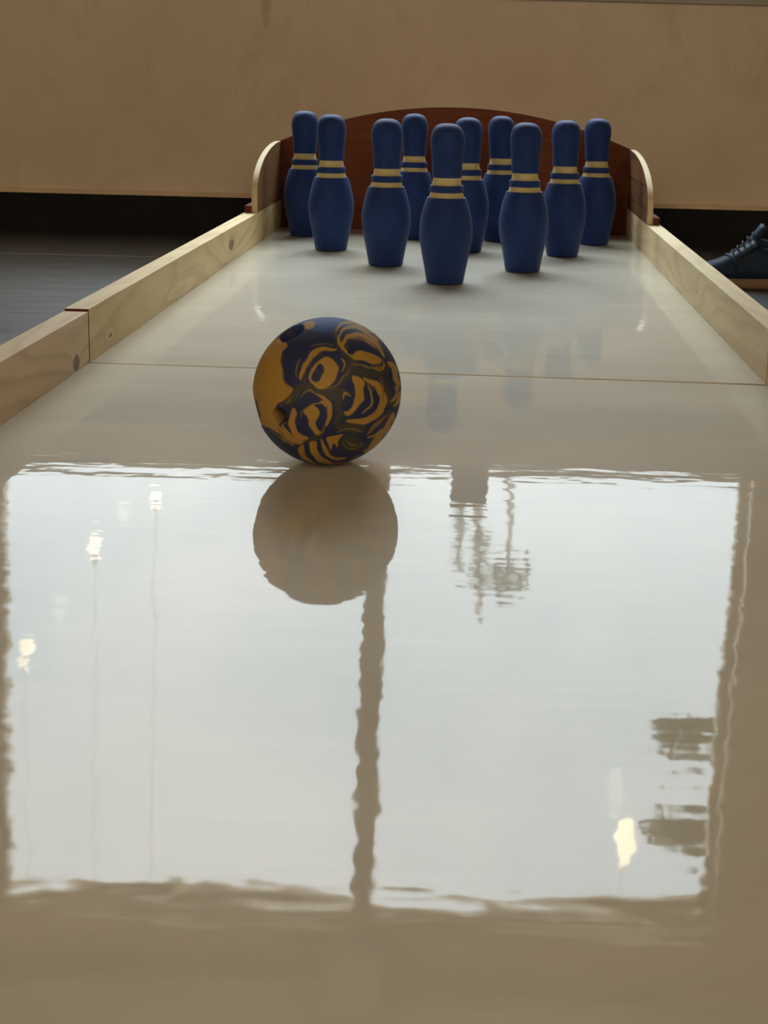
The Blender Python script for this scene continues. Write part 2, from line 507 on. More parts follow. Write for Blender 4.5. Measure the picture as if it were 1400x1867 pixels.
# unseen warm fill lights, added on the ceiling behind the camera to brighten the room
def ceiling_fill_light(x, y, label):
    t = empty('ceiling_fill_light', (x, y, CEIL_Z))
    bm = bmesh.new(); box(bm, -0.62, 0.62, -0.10, 0.10, -0.05, -0.001); bevel(bm, 0.008, 2)
    obj('housing', bm, M['frame'], t)
    bm = bmesh.new(); box(bm, -0.58, 0.58, -0.075, 0.075, -0.062, -0.049)
    obj('diffuser', bm, emit_mat('warm_fill_diffuser', FILL_COLOR, FILL_STRENGTH), t)
    tag(t, label, 'fill light', 'warm fill lights added on the ceiling')
for (x, y, lb) in ((-1.7, -3.1, 'long warm fill light added on the ceiling, left of the lane'),
                   (1.9, -3.1, 'long warm fill light added on the ceiling, right of the lane')):
    ceiling_fill_light(x, y, lb)
def wall_fill_light(x, label):  # added fill, out of view: lifts the back wall more than the lane
    t = empty('wall_fill_light', (x, WY0, 2.3))
    bm = bmesh.new(); box(bm, -0.62, 0.62, 0.001, 0.05, -0.10, 0.10); bevel(bm, 0.008, 2)
    obj('housing', bm, M['frame'], t)
    bm = bmesh.new(); box(bm, -0.58, 0.58, 0.049, 0.062, -0.075, 0.075)
    obj('diffuser', bm, emit_mat('warm_fill_diffuser', FILL_COLOR, FILL_STRENGTH), t)
    tag(t, label, 'wall light', 'warm fill lights added on the wall behind the camera')
wall_fill_light(-1.7, 'long warm fill light added on the wall behind the camera, on the side left of the lane')
wall_fill_light(1.9, 'long warm fill light added on the wall behind the camera, on the side right of the lane')

# ------------------------------------------------------------------ lane
LX0, LX1 = -0.647, 0.477            # inner faces of the side rails
RT = 0.040                          # rail thickness
RH = 0.090                          # rail height over the deck
SEAM_L, SEAM_R = 2.012, 1.975
END_Y = 3.99
NEAR_Y = -0.55

def deck_mesh(y0l, y0r, y1l, y1r):
    bm = bmesh.new()
    x0, x1 = LX0 - RT, LX1 + RT
    prism(bm, [(x0, y0l, 0), (x1, y0r, 0), (x1, y1r, 0), (x0, y1l, 0)], (0, 0, -0.018))
    bevel(bm, 0.0004, 1)
    return bm

def rail_mesh(x0, x1, y0, y1, h=RH):
    bm = bmesh.new()
    box(bm, x0, x1, y0, y1, 0.0005, h)
    bevel(bm, 0.0022, 2)
    return bm

near = empty('lane_section', (-0.085, 0.7, FLOOR_Z))
tag(near, 'near cream lane section with the ball on it, mirroring the bright window', 'bowling lane', 'sections of the wooden bowling lane')
far = empty('lane_section', (-0.085, 3.0, FLOOR_Z))
tag(far, 'far cream lane section carrying the ten pins, closed by an arched backboard', 'bowling lane', 'sections of the wooden bowling lane')
def part(root, name, bm, mat, smooth=False):
    o = obj(name, bm, mat, root, smooth)
    o.matrix_parent_inverse = Matrix.Translation(-Vector(root.location))
    return o
# the near board is slightly twisted: it sinks a little towards its near right-hand corner
NEAR_ROLL, NEAR_TWIST = 0.0018, 0.0065
def near_z(x, y):
    return -(x - LX0) * (NEAR_ROLL + NEAR_TWIST * max(0.0, 2.0 - y) * (1.0 if y > 0.4 else (0.4 + 1.6) / (2.0 - y) * 0.8))
def near_deck():
    bm = bmesh.new()
    x0, x1 = LX0 - RT, LX1 + RT
    nx, ny = 40, 90
    top, bot = {}, {}
    for i in range(nx + 1):
        u = i / nx
        x = x0 + (x1 - x0) * u
        ye = SEAM_L - 0.0065 + (SEAM_R - SEAM_L + 0.0062) * u
        for j in range(ny + 1):
            y = NEAR_Y + (ye - NEAR_Y) * j / ny
            top[i, j] = bm.verts.new((x, y, near_z(x, y)))
            bot[i, j] = bm.verts.new((x, y, near_z(x, y) - 0.018))
    for i in range(nx):
        for j in range(ny):
            bm.faces.new((top[i, j], top[i + 1, j], top[i + 1, j + 1], top[i, j + 1]))
            bm.faces.new((bot[i, j], bot[i, j + 1], bot[i + 1, j + 1], bot[i + 1, j]))
    for i in range(nx):
        bm.faces.new((top[i, 0], bot[i, 0], bot[i + 1, 0], top[i + 1, 0]))
        bm.faces.new((top[i, ny], top[i + 1, ny], bot[i + 1, ny], bot[i, ny]))
    for j in range(ny):
        bm.faces.new((top[0, j], top[0, j + 1], bot[0, j + 1], bot[0, j]))
        bm.faces.new((top[nx, j], bot[nx, j], bot[nx, j + 1], top[nx, j + 1]))
    bmesh.ops.recalc_face_normals(bm, faces=bm.faces)
    return bm
nd = part(near, 'deck', near_deck(), M['deck'], True)
md = nd.modifiers.new('edge', 'EDGE_SPLIT'); md.split_angle = math.radians(40)
part(near, 'side_rail', rail_mesh(LX0 - RT, LX0, NEAR_Y, SEAM_L - 0.002, 0.0862), M['pine_near'])
part(near, 'side_rail', rail_mesh(LX1, LX1 + RT, NEAR_Y, SEAM_R - 0.003), M['pine_near'])
for x in (LX0 - 0.03, -0.11, LX1 - 0.02):
    bm = bmesh.new(); box(bm, x, x + 0.05, NEAR_Y + 0.02, SEAM_R - 0.03, FLOOR_Z, -0.0190 - 0.019 * max(0, x + 0.05 - LX0)); part(near, 'base_beam', bm, M['joist'])
part(far, 'deck', deck_mesh(SEAM_L + 0.0010, SEAM_R + 0.0001, END_Y, END_Y), M['deck'])
fr_ = part(far, 'side_rail', rail_mesh(LX0 - RT, LX0, SEAM_L + 0.002, END_Y), M['pine_far'])
fr_.data.materials.append(M['red_wood'])               # the sawn end is stained dark red
for p in fr_.data.polygons:
    if p.normal.y < -0.9:
        p.material_index = 1
part(far, 'side_rail', rail_mesh(LX1, LX1 + RT, SEAM_R + 0.003, END_Y), M['pine_right'])
for x in (LX0 - 0.03, -0.11, LX1 - 0.02):
    bm = bmesh.new(); box(bm, x, x + 0.05, SEAM_L + 0.03, END_Y - 0.02, FLOOR_Z, -0.0185); part(far, 'base_beam', bm, M['joist'])

for ch in near.children:
    if ch.name.startswith('side_rail'):
        for v in ch.data.vertices:
            v.co.z += near_z(v.co.x, v.co.y)

# arched backboard
bm = bmesh.new()
bcx = (LX0 + LX1) / 2
hw = (LX1 - LX0) / 2 + RT
pts = [(bcx - hw, END_Y + 0.0005, FLOOR_Z), (bcx + hw, END_Y + 0.0005, FLOOR_Z)]
for k in range(41):
    u = 1 - 2 * k / 40
    pts.append((bcx + hw * u, END_Y + 0.0005, 0.400 - 0.128 * (abs(u) ** 2.05) * (hw / 0.562) ** 2 * 0.93))
prism(bm, pts, (0, 0.016, 0))
part(far, 'backboard', bm, M['ply_red'])

# quarter-round side wings on the rails, with pale cut edges, and the red strips that hold them
def wing(x_in, sgn, y_front, mat):
    L = END_Y - y_front
    out = [(END_Y, RH + 0.0005), (y_front, RH + 0.0005), (y_front, 0.143)]
    for k in range(1, 25):
        a = math.pi / 2 * k / 24
        out.append((y_front + L * (1 - math.cos(a)) ** 1.0, 0.143 + 0.136 * math.sin(a) ** 0.92))
    bm = bmesh.new()
    prism(bm, [(x_in, y, z) for y, z in out], (sgn * 0.016, 0, 0))
    o = part(far, 'side_wing', bm, mat)
    me = o.data
    me.materials.append(M['ply_edge'])
    for p in me.polygons:
        if abs(p.normal.x) < 0.5 and p.normal.z > -0.5:
            p.material_index = 1
    bm = bmesh.new()
    xa, xb = sorted((x_in + sgn * 0.0165, x_in + sgn * 0.036))
    box(bm, xa, xb, y_front - 0.004, END_Y, RH + 0.0005, RH + 0.021)
    bevel(bm, 0.001, 1)
    part(far, 'wing_cleat', bm, M['red_wood'])
wing(LX0 - 0.0003, -1, 3.565, M['ply_left'])
wing(LX1 + 0.0003, 1, 3.505, M['ply_right'])

# ------------------------------------------------------------------ pins
def arc(cx, cz, r0, r1, a0, a1, n):
    return [(cx + r0 * math.cos(math.radians(a0 + (a1 - a0) * k / n)), cz + r1 * math.sin(math.radians(a0 + (a1 - a0) * k / n))) for k in range(n + 1)]
def spline(pts, n=6):
    out = []
    P = [pts[0]] + list(pts) + [pts[-1]]
    for i in range(1, len(P) - 2):
        p0, p1, p2, p3 = P[i - 1], P[i], P[i + 1], P[i + 2]
        for k in range(n):
            t = k / n
            out.append(tuple(0.5 * (2 * p1[j] + (p2[j] - p0[j]) * t + (2 * p0[j] - 5 * p1[j] + 4 * p2[j] - p3[j]) * t * t + (-p0[j] + 3 * p1[j] - 3 * p2[j] + p3[j]) * t ** 3) for j in range(len(p1))))
    out.append(tuple(pts[-1]))
    return out
pin0 = empty('bowling_pin')
body_prof = [(0, 0.0)] + [(0.036, 0.0)] + arc(0.0395, 0.006, 0.0058, 0.006, -90, -8, 6) \
    + spline([(0.0455, 0.0075), (0.0505, 0.036), (0.0575, 0.072), (0.0625, 0.100), (0.0640, 0.122), (0.0625, 0.146), (0.0575, 0.172), (0.0520, 0.192), (0.0474, 0.2045)], 5) \
    + [(0.0466, 0.2062), (0.039, 0.2066), (0.030, 0.2066), (0, 0.2066)]
bm = bmesh.new(); lathe(bm, body_prof, 56)
obj('body', bm, M['blue'], pin0, True)
bm = bmesh.new(); lathe(bm, [(0.030, 0.2067), (0.0420, 0.2067), (0.0416, 0.2085), (0.0388, 0.2190), (0.030, 0.2190)], 56, True)
s1 = obj('lower_stripe', bm, M['yellow'], pin0, True); s1['label'] = 'yellow lower neck stripe'
bm = bmesh.new(); lathe(bm, [(0.030, 0.2191), (0.0398, 0.2191), (0.0406, 0.2200), (0.0400, 0.2345), (0.0392, 0.2355), (0.030, 0.2355)], 56, True)
obj('neck_ring', bm, M['blue'], pin0, True)
bm = bmesh.new(); lathe(bm, [(0.026, 0.2356), (0.0352, 0.2356), (0.0350, 0.2370), (0.0326, 0.2540), (0.026, 0.2540)], 56, True)
s2 = obj('upper_stripe', bm, M['yellow'], pin0, True); s2['label'] = 'yellow upper neck stripe'
head_prof = [(0, 0.2541), (0.033, 0.2541), (0.0350, 0.2546), (0.0356, 0.2560)] \
    + spline([(0.0357, 0.262), (0.0364, 0.288), (0.0388, 0.314), (0.0408, 0.334), (0.0400, 0.350), (0.0355, 0.3655), (0.0270, 0.3758), (0.0140, 0.3810), (0.0, 0.3820)], 5)
head_prof[-1] = (0.0, 0.3820)
bm = bmesh.new(); lathe(bm, head_prof, 56)
obj('head', bm, M['blue'], pin0, True)
for ch in pin0.children:
    md = ch.modifiers.new('edge', 'EDGE_SPLIT'); md.split_angle = math.radians(50)

PINS = [(-0.081, 2.940, 'blue foam pin standing frontmost, alone at the tip of the triangle nearest the ball'),
        (-0.245, 3.206, 'blue foam pin just behind and left of the frontmost pin'),
        (0.113, 3.160, 'blue foam pin just behind and right of the frontmost pin'),
        (-0.422, 3.478, 'blue foam pin at the left end of the row of three'),
        (-0.039, 3.516, 'blue foam pin half hidden right behind the frontmost pin'),
        (0.236, 3.474, 'blue foam pin at the right end of the row of three'),
        (-0.541, 3.790, 'blue foam pin in the back left corner beside the left wing'),
        (-0.206, 3.790, 'blue foam pin of the back row, second from the left, against the backboard'),
        (0.059, 3.775, 'blue foam pin of the back row, second from the right, against the backboard'),
        (0.350, 3.755, 'blue foam pin in the back right corner beside the right wing')]
for i, (x, y, lb) in enumerate(PINS):
    if i == 0:
        r = pin0
    else:
        r = pin0.copy(); COL.objects.link(r)
        for ch in list(pin0.children):
            c = ch.copy(); COL.objects.link(c); c.parent = r
    r.location = (x, y, 0.0003)
    r.rotation_euler = (0, 0, 1.3 * i)
    tag(r, lb, 'bowling pin', 'blue foam bowling pins set in a triangle')

# ------------------------------------------------------------------ ball
BC = np.array((-0.1861, 1.5062, 0.0927 - 0.0023)); BR = 0.0925
def ball():
    nu, nv = 720, 360
    # unit sphere; pole axis lies along the lane so that no pole shows
    vv = np.linspace(0, np.pi, nv + 1)[1:-1]
    uu = np.linspace(0, 2 * np.pi, nu, endpoint=False)
    V, U = np.meshgrid(vv, uu, indexing='ij')
    P = np.stack([np.sin(V) * np.cos(U), np.sin(V) * np.sin(U), np.cos(V)], -1).reshape(-1, 3)
    P = np.vstack([P, [[0, 0, 1.0]], [[0, 0, -1.0]]])
    # side that shows: coordinates across the ball (1 = its radius), as seen from along the lane
    C = np.array((0, 0, CAM_H))
    d = BC - C; dist = np.linalg.norm(d); d /= dist
    rt = np.array(AX_R); rt = rt - d * (rt @ d); rt /= np.linalg.norm(rt)
    up = np.cross(rt, d)
    Q = P - 2 * np.outer(np.maximum(P @ d, 0), d)          # the far half repeats the near one, mirrored
    dep = dist + (Q @ d) * BR
    k = dist * math.sqrt(1 - (BR / dist) ** 2) / dep
    X = 687 + 590 * (Q @ rt) * k
    Y = 696 - 590 * (Q @ up) * k
    # gentle swirl so that edges wander
    def wob(a, b, s, ph):
        return np.sin(a / s + ph + 1.3 * np.sin(b / (s * 1.4) + ph * 2))
    Xw = X + 7 * wob(Y, X, 46, 0.4) + 3.5 * wob(Y, X, 19, 1.9)
    Yw = Y + 7 * wob(X, Y, 49, 2.2) + 3.5 * wob(X, Y, 21, 0.7)
    N = len(P)
    navy = np.array((0.020, 0.026, 0.072)); och = np.array((0.36, 0.205, 0.042)); grey = np.array((0.052, 0.048, 0.040))
    blue = np.array((0.026, 0.070, 0.25)); red = np.array((0.12, 0.055, 0.035)); dim = np.array((0.20, 0.125, 0.040))
    col = np.tile(navy, (N, 1))
    def lay(mask, c):
        a = np.clip(mask, 0, 1)[:, None]
        col[:] = col * (1 - a) + np.asarray(c) * a
    def poly(pts, c, soft=5.0):
        """smooth closed outline"""
        n = len(pts)
        sp = []
        for i in range(n):
            p0, p1, p2, p3 = (np.array(pts[(i + j) % n], float) for j in (-1, 0, 1, 2))
            for q in range(5):
                t = q / 5
                sp.append(0.5 * (2 * p1 + (p2 - p0) * t + (2 * p0 - 5 * p1 + 4 * p2 - p3) * t * t + (-p0 + 3 * p1 - 3 * p2 + p3) * t ** 3))
        sp = np.array(sp)
        x0, y0 = sp.min(0) - 20; x1, y1 = sp.max(0) + 20
        idx = np.where((Xw > x0) & (Xw < x1) & (Yw > y0) & (Yw < y1))[0]
        px, py = Xw[idx], Yw[idx]
        ins = np.zeros(len(idx), bool); dmin = np.full(len(idx), 1e9)
        for a, b2 in zip(sp, np.roll(sp, -1, 0)):
            cond = (a[1] > py) != (b2[1] > py)
            with np.errstate(divide='ignore', invalid='ignore'):
                xi = (b2[0] - a[0]) * (py - a[1]) / (b2[1] - a[1] + 1e-12) + a[0]
            ins ^= cond & (px < xi)
            e = b2 - a; L = e @ e + 1e-9
            t = np.clip(((px - a[0]) * e[0] + (py - a[1]) * e[1]) / L, 0, 1)
            dmin = np.minimum(dmin, np.hypot(px - a[0] - t * e[0], py - a[1] - t * e[1]))
        sd = np.where(ins, dmin, -dmin)
        mk = np.zeros(N); mk[idx] = np.clip(sd / soft + 0.5, 0, 1)
        lay(mk, c)
    def stroke(pts, w, c, soft=5.0, al=1.0):
        """tapering brush stroke through pts, widest in the middle"""
        sp = np.array(spline([tuple(map(float, p)) for p in pts], 6))
        n = len(sp)
        x0, y0 = sp.min(0) - w - 20; x1, y1 = sp.max(0) + w + 20
        idx = np.where((Xw > x0) & (Xw < x1) & (Yw > y0) & (Yw < y1))[0]
        px, py = Xw[idx], Yw[idx]
        best = np.full(len(idx), -1e9)
        for i in range(n - 1):
            a, b2 = sp[i], sp[i + 1]
            e = b2 - a; L = e @ e + 1e-9
            t = np.clip(((px - a[0]) * e[0] + (py - a[1]) * e[1]) / L, 0, 1)
            u = (i + t) / (n - 1)
            ww = 0.5 * w * (0.18 + 0.82 * np.sin(np.pi * np.clip(u, 0, 1)) ** 0.7)
            best = np.maximum(best, ww - np.hypot(px - a[0] - t * e[0], py - a[1] - t * e[1]))
        mk = np.zeros(N); mk[idx] = np.clip(best / soft + 0.5, 0, 1) * al
        lay(mk, c)
    def ell(cx, cy, a, b2, rot, c, soft=5.0):
        r = math.radians(rot)
        x = (Xw - cx) * math.cos(r) + (Yw - cy) * math.sin(r)
        y = -(Xw - cx) * math.sin(r) + (Yw - cy) * math.cos(r)
        q = np.sqrt((x / a) ** 2 + (y / b2) ** 2)
        lay(np.clip((1 - q) * min(a, b2) / soft + 0.5, 0, 1), c)
    # blue crown
    poly([(420, 180), (520, 60), (900, 60), (860, 150), (760, 190), (650, 220), (560, 200), (500, 190)], blue, 60)
    # big plain patch on the left
    poly([(300, 285), (372, 335), (322, 410), (318, 500), (342, 590), (388, 650), (414, 690), (372, 740), (300, 800), (262, 860), (285, 930), (340, 1010), (430, 1100), (300, 1080), (200, 1000), (60, 860), (40, 560), (140, 300)], och, 6)
    stroke([(335, 400), (318, 500), (350, 610), (400, 680)], 16, red, 6, 0.6)
    poly([(440, 200), (500, 150), (575, 150), (560, 195), (520, 215), (480, 200)], och, 8)
    stroke([(420, 690), (330, 800), (300, 830)], 12, red)
    poly([(420, 705), (350, 800), (400, 770), (420, 730)], dim)
    poly([(105, 750), (140, 800), (165, 900), (130, 930), (100, 850)], red, 10)
    # lower left swoosh
    poly([(180, 960), (260, 1010), (330, 1060), (330, 1110), (250, 1080), (190, 1020)], navy)
    stroke([(330, 960), (380, 1040), (470, 1105), (540, 1090)], 34, och)
    stroke([(300, 1000), (370, 1090), (440, 1120)], 22, dim)
    stroke([(240, 1010), (330, 1075), (440, 1140)], 10, dim)
    # grey smeared webs between the cells
    for pts, w in (([(450, 660), (620, 690), (760, 720), (800, 830), (760, 960)], 110), ([(730, 200), (800, 330), (880, 470), (860, 560), (800, 640)], 90),
                   ([(880, 540), (1000, 560), (1120, 540), (1160, 470)], 80), ([(760, 980), (880, 1000), (1000, 980)], 90),
                   ([(400, 820), (430, 720), (470, 680)], 60), ([(1110, 560), (1150, 700), (1180, 820)], 70), ([(640, 1040), (580, 1080), (500, 1120)], 40)):
        stroke(pts, w, grey, 26)
    # cell 1, the tilted eye
    stroke([(478, 610), (510, 480), (610, 380), (760, 358)], 46, och)
    stroke([(455, 590), (440, 500), (470, 430)], 12, dim)
    stroke([(520, 650), (505, 560), (560, 450), (660, 400)], 13, red)
    ell(655, 555, 108, 128, 32, och)
    ell(655, 555, 100, 118, 32, och)
    stroke([(530, 640), (525, 560), (580, 480), (680, 420), (740, 420)], 16, navy)
    ell(606, 558, 38, 78, 18, navy)
    stroke([(790, 430), (822, 480), (800, 540)], 14, och)
    stroke([(850, 510), (820, 600), (750, 660), (660, 680)], 9, dim)
    stroke([(760, 640), (850, 560), (870, 520)], 8, dim)
    stroke([(560, 350), (650, 320), (740, 330)], 9, dim)
    # cell 2, upper right arcs
    for pts, w in (([(742, 220), (790, 160), (900, 160), (1040, 230)], 26), ([(770, 270), (830, 195), (950, 200), (1090, 300)], 28),
                   ([(800, 330), (860, 262), (960, 250), (1090, 330), (1140, 420)], 36), ([(760, 250), (780, 300), (830, 380), (880, 430)], 24),
                   ([(800, 370), (850, 290), (970, 290), (1080, 350)], 22)):
        stroke(pts, w, och)
    stroke([(1000, 220), (1090, 280), (1140, 360)], 9, dim)
    stroke([(830, 300), (930, 285), (1040, 330)], 12, navy)
    poly([(850, 400), (860, 340), (920, 310), (1010, 320), (1080, 380), (1090, 415), (960, 385)], navy)
    poly([(868, 425), (920, 388), (990, 380), (1090, 415), (1125, 440), (1090, 480), (1000, 470), (900, 450)], och)
    stroke([(870, 480), (980, 505), (1110, 500), (1135, 440)], 20, dim)
    stroke([(1050, 520), (1110, 520), (1140, 470)], 12, och)
    # right rim
    stroke([(1165, 460), (1215, 520), (1240, 620), (1235, 700)], 50, och)
    stroke([(1190, 520), (1205, 600), (1230, 660)], 22, navy)
    stroke([(1160, 500), (1180, 620), (1225, 700)], 11, grey)
    stroke([(1265, 690), (1250, 790), (1220, 830)], 36, och)
    stroke([(1245, 700), (1215, 770), (1180, 800)], 22, och)
    stroke([(1180, 370), (1230, 430), (1260, 520)], 14, dim)
    # cell 3, centre right
    stroke([(980, 590), (1080, 650), (1130, 760), (1080, 880), (960, 950), (840, 930)], 58, och)
    poly([(890, 590), (940, 590), (985, 620), (980, 700), (960, 790), (900, 870), (840, 890), (830, 850), (890, 780), (905, 690)], och)
    stroke([(985, 660), (1010, 740), (970, 840), (890, 905)], 52, navy)
    stroke([(1000, 620), (1060, 700), (1070, 800), (1000, 880), (960, 900)], 44, navy)
    stroke([(1010, 640), (1045, 730), (1020, 820), (960, 890)], 15, och)
    stroke([(995, 610), (1040, 650), (1060, 700)], 8, dim)
    ell(845, 800, 48, 60, 0, navy)
    stroke([(800, 770), (825, 720), (870, 745)], 15, och)
    stroke([(1100, 600), (1140, 690), (1120, 780)], 12, dim)
    # cell 4, lower left curls
    stroke([(420, 840), (440, 900), (400, 980), (450, 1060), (530, 1085)], 0.1, och)
    poly([(425, 830), (450, 880), (430, 950), (450, 1020), (535, 1080), (480, 1090), (410, 1040), (385, 970), (400, 890)], och)
    stroke([(600, 720), (680, 780), (705, 870), (690, 980)], 44, och)
    stroke([(470, 745), (540, 700), (640, 745)], 18, dim)
    poly([(510, 850), (560, 815), (610, 850), (620, 910), (600, 960), (620, 1010), (650, 1020), (600, 1048), (555, 1000), (540, 920)], och)
    stroke([(560, 810), (640, 790), (670, 830)], 24, och)
    stroke([(480, 900), (490, 860), (540, 815)], 9, dim)
    stroke([(690, 960), (650, 1020), (610, 1050)], 12, dim)
    stroke([(480, 740), (560, 730), (620, 775), (540, 800), (480, 840)], 30, navy)
    # bottom row
    poly([(470, 1150), (500, 1130), (520, 1190), (560, 1250), (640, 1290), (540, 1260), (480, 1210)], och)
    poly([(545, 1120), (590, 1095), (610, 1160), (660, 1230), (760, 1275), (650, 1275), (575, 1210)], och)
    stroke([(640, 1075), (650, 1130), (720, 1215), (840, 1235)], 30, och)
    poly([(690, 1060), (810, 1050), (770, 1100), (775, 1150), (730, 1110), (712, 1165), (690, 1110)], och)
    stroke([(760, 1020), (880, 1005), (970, 1030)], 14, dim)
    ell(880, 1120, 92, 62, 8, grey, 30)
    stroke([(800, 1110), (860, 1160), (940, 1150), (960, 1100)], 10, dim)
    stroke([(850, 1100), (890, 1135), (930, 1120)], 8, och)
    stroke([(700, 1275), (850, 1265), (960, 1210)], 20, dim)
    stroke([(990, 1180), (1090, 1090), (1170, 1000), (1220, 880)], 62, och)
    stroke([(1000, 1040), (1100, 950), (1190, 890)], 30, dim)
    stroke([(1030, 1040), (1110, 980), (1180, 890)], 22, navy)
    stroke([(1005, 1060), (1080, 1050), (1150, 990)], 22, och)
    stroke([(1090, 940), (1150, 890), (1200, 850)], 9, dim)
    stroke([(1100, 1100), (1170, 1030), (1215, 940)], 9, navy)
    # finger holes: real sockets pressed into the foam, with their inner shade painted dark too
    R = np.full(N, BR)
    def hole(hx, hy, rad, deep):
        a = (hx - 687) / 590; b3 = (696 - hy) / 590
        s = math.sqrt(max(0, 1 - a * a - b3 * b3))
        n0 = a * rt + b3 * up - s * d
        ang = np.arccos(np.clip(P @ n0, -1, 1))
        t = np.clip((rad - ang) / (rad * 0.22), 0, 1)
        t = t * t * (3 - 2 * t)
        R[:] = R - deep * t
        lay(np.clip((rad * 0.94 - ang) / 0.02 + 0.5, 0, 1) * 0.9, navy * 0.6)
    hole(398, 240, 0.200, 0.045)
    hole(325, 895, 0.125, 0.040)
    hole(98, 855, 0.11, 0.030)
    P2 = P * R[:, None]
    quads = []
    rows = nv - 1
    idx = np.arange(rows * nu).reshape(rows, nu)
    q = np.stack([idx[:-1], idx[1:], np.roll(idx[1:], -1, 1), np.roll(idx[:-1], -1, 1)], -1).reshape(-1, 4)
    t1 = np.stack([np.full(nu, rows * nu), idx[0], np.roll(idx[0], -1)], -1)
    t2 = np.stack([np.full(nu, rows * nu + 1), np.roll(idx[-1], -1), idx[-1]], -1)
    loops = np.concatenate([q.ravel(), t1.ravel(), t2.ravel()])
    tot = np.concatenate([np.full(len(q), 4), np.full(2 * nu, 3)])
    st = np.concatenate([[0], np.cumsum(tot)[:-1]])
    me = bpy.data.meshes.new('bowling_ball')
    me.vertices.add(N); me.vertices.foreach_set('co', P2.ravel())
    me.loops.add(len(loops)); me.loops.foreach_set('vertex_index', loops.astype(np.int32))
    me.polygons.add(len(tot)); me.polygons.foreach_set('loop_start', st.astype(np.int32)); me.polygons.foreach_set('loop_total', tot.astype(np.int32))
    me.polygons.foreach_set('use_smooth', np.ones(len(tot), bool))
    me.update(); me.validate()
    ca = me.color_attributes.new('swirl', 'FLOAT_COLOR', 'POINT')
    ca.data.foreach_set('color', np.hstack([col, np.ones((N, 1))]).astype(np.float32).ravel())
    t = NT('marbled_ball_foam')
    at = t.n('VertexColor'); at.layer_name = 'swirl'
    t.set(Base_Color=at.outputs[0], Roughness=0.6, Specular_IOR_Level=0.3)
    t.bump(t.noise(t.pos(obj=True), 150, 2), 0.12, 0.0015)
    me.materials.append(t.m)
    o = link(bpy.data.objects.new('bowling_ball', me))
    o.location = tuple(BC)
    return o
tag(ball(), 'round ochre and navy marbled foam ball with finger holes, resting on the near lane section', 'bowling ball')

# ------------------------------------------------------------------ sneaker on the floor right of the lane
shoe = empty('sneaker', (0.78, 3.62, FLOOR_Z))
tag(shoe, 'navy sneaker with a tan sole on the dark floor right of the lane', 'shoe')
shoe.rotation_euler = (0, 0, math.radians(176))
M['navy'] = plain('navy_shoe_fabric', (0.009, 0.022, 0.050), 0.6, 0.2, nscale=60, namp=0.25, bump=0.2)
M['navy_light'] = plain('slate_shoe_panel', (0.018, 0.032, 0.060), 0.6, 0.2, nscale=40, namp=0.2)
M['tan_sole'] = plain('tan_rubber_sole', (0.23, 0.14, 0.085), 0.7, 0.2, nscale=20, namp=0.12)
M['eyestay'] = plain('pale_shoe_panel', (0.042, 0.058, 0.085), 0.6, 0.2, nscale=40, namp=0.2)
M['lace'] = plain('grey_blue_laces', (0.060, 0.068, 0.095), 0.8, 0.25, nscale=120, namp=0.3)
def outline(s):
    """half width of the shoe at s (0 heel .. 1 toe)"""
    k = [(0, 0.018), (0.05, 0.030), (0.2, 0.037), (0.45, 0.038), (0.7, 0.049), (0.85, 0.044), (0.95, 0.029), (1.0, 0.010)]
    for (a, wa), (c, wc) in zip(k[:-1], k[1:]):
        if s <= c: return wa + (wc - wa) * (s - a) / (c - a)
    return k[-1][1]
def loft(bm, secs, closed_ends=True):
    rings = [[bm.verts.new(p) for p in s] for s in secs]
    n = len(rings[0])
    for a, c in zip(rings[:-1], rings[1:]):
        for k in range(n):
            bm.faces.new((a[k], a[(k + 1) % n], c[(k + 1) % n], c[k]))
    if closed_ends:
        bm.faces.new(list(reversed(rings[0]))); bm.faces.new(rings[-1])
    bmesh.ops.recalc_face_normals(bm, faces=bm.faces)
SL = 0.30
secs = []
for i in range(25):                                           # shoe-local: toe towards +x
    s = i / 24; x = -SL / 2 + SL * s; w = outline(s) * 1.06
    lift = 0.022 * max(0, (s - 0.78) / 0.22) ** 2
    z0, z1 = lift, 0.036 - 0.006 * math.sin(math.pi * s) + lift * 0.7
    secs.append([(x, -w * 0.92, z0), (x, w * 0.92, z0), (x, w, z0 + 0.008), (x, w * 1.0, z1), (x, -w * 1.0, z1), (x, -w, z0 + 0.008)])
bm = bmesh.new(); loft(bm, secs); o = obj('sole', bm, M['tan_sole'], shoe, True); o['label'] = 'tan sole'
secs = []
TOPZ = [(0.0, 0.118), (0.10, 0.126), (0.25, 0.118), (0.38, 0.124), (0.5, 0.116), (0.62, 0.100), (0.75, 0.082), (0.88, 0.070), (0.95, 0.058), (1.0, 0.046)]
def topz(s):
    for (a, za), (c, zc) in zip(TOPZ[:-1], TOPZ[1:]):
        if s <= c: return za + (zc - za) * (s - a) / (c - a)
    return TOPZ[-1][1]
for i in range(25):
    s = i / 24; x = -SL / 2 + 0.004 + (SL - 0.010) * s; w = outline(s); zt = topz(s)
    lift = 0.015 * max(0, (s - 0.78) / 0.22) ** 2
    zb = 0.028 + lift
    ring = []
    for k in range(17):
        a = math.pi * k / 16
        ca, sa = math.cos(a), math.sin(a)
        px = 0.62 if s < 0.55 else 0.75
        ring.append((x, w * math.copysign(abs(ca) ** px, ca) * (1 - 0.25 * max(0, sa - 0.2) * (1 if s < 0.6 else 0.4)), zb + (zt - zb) * sa ** 0.8))
    secs.append(ring)
bm = bmesh.new(); loft(bm, secs); obj('upper', bm, M['navy'], shoe, True)
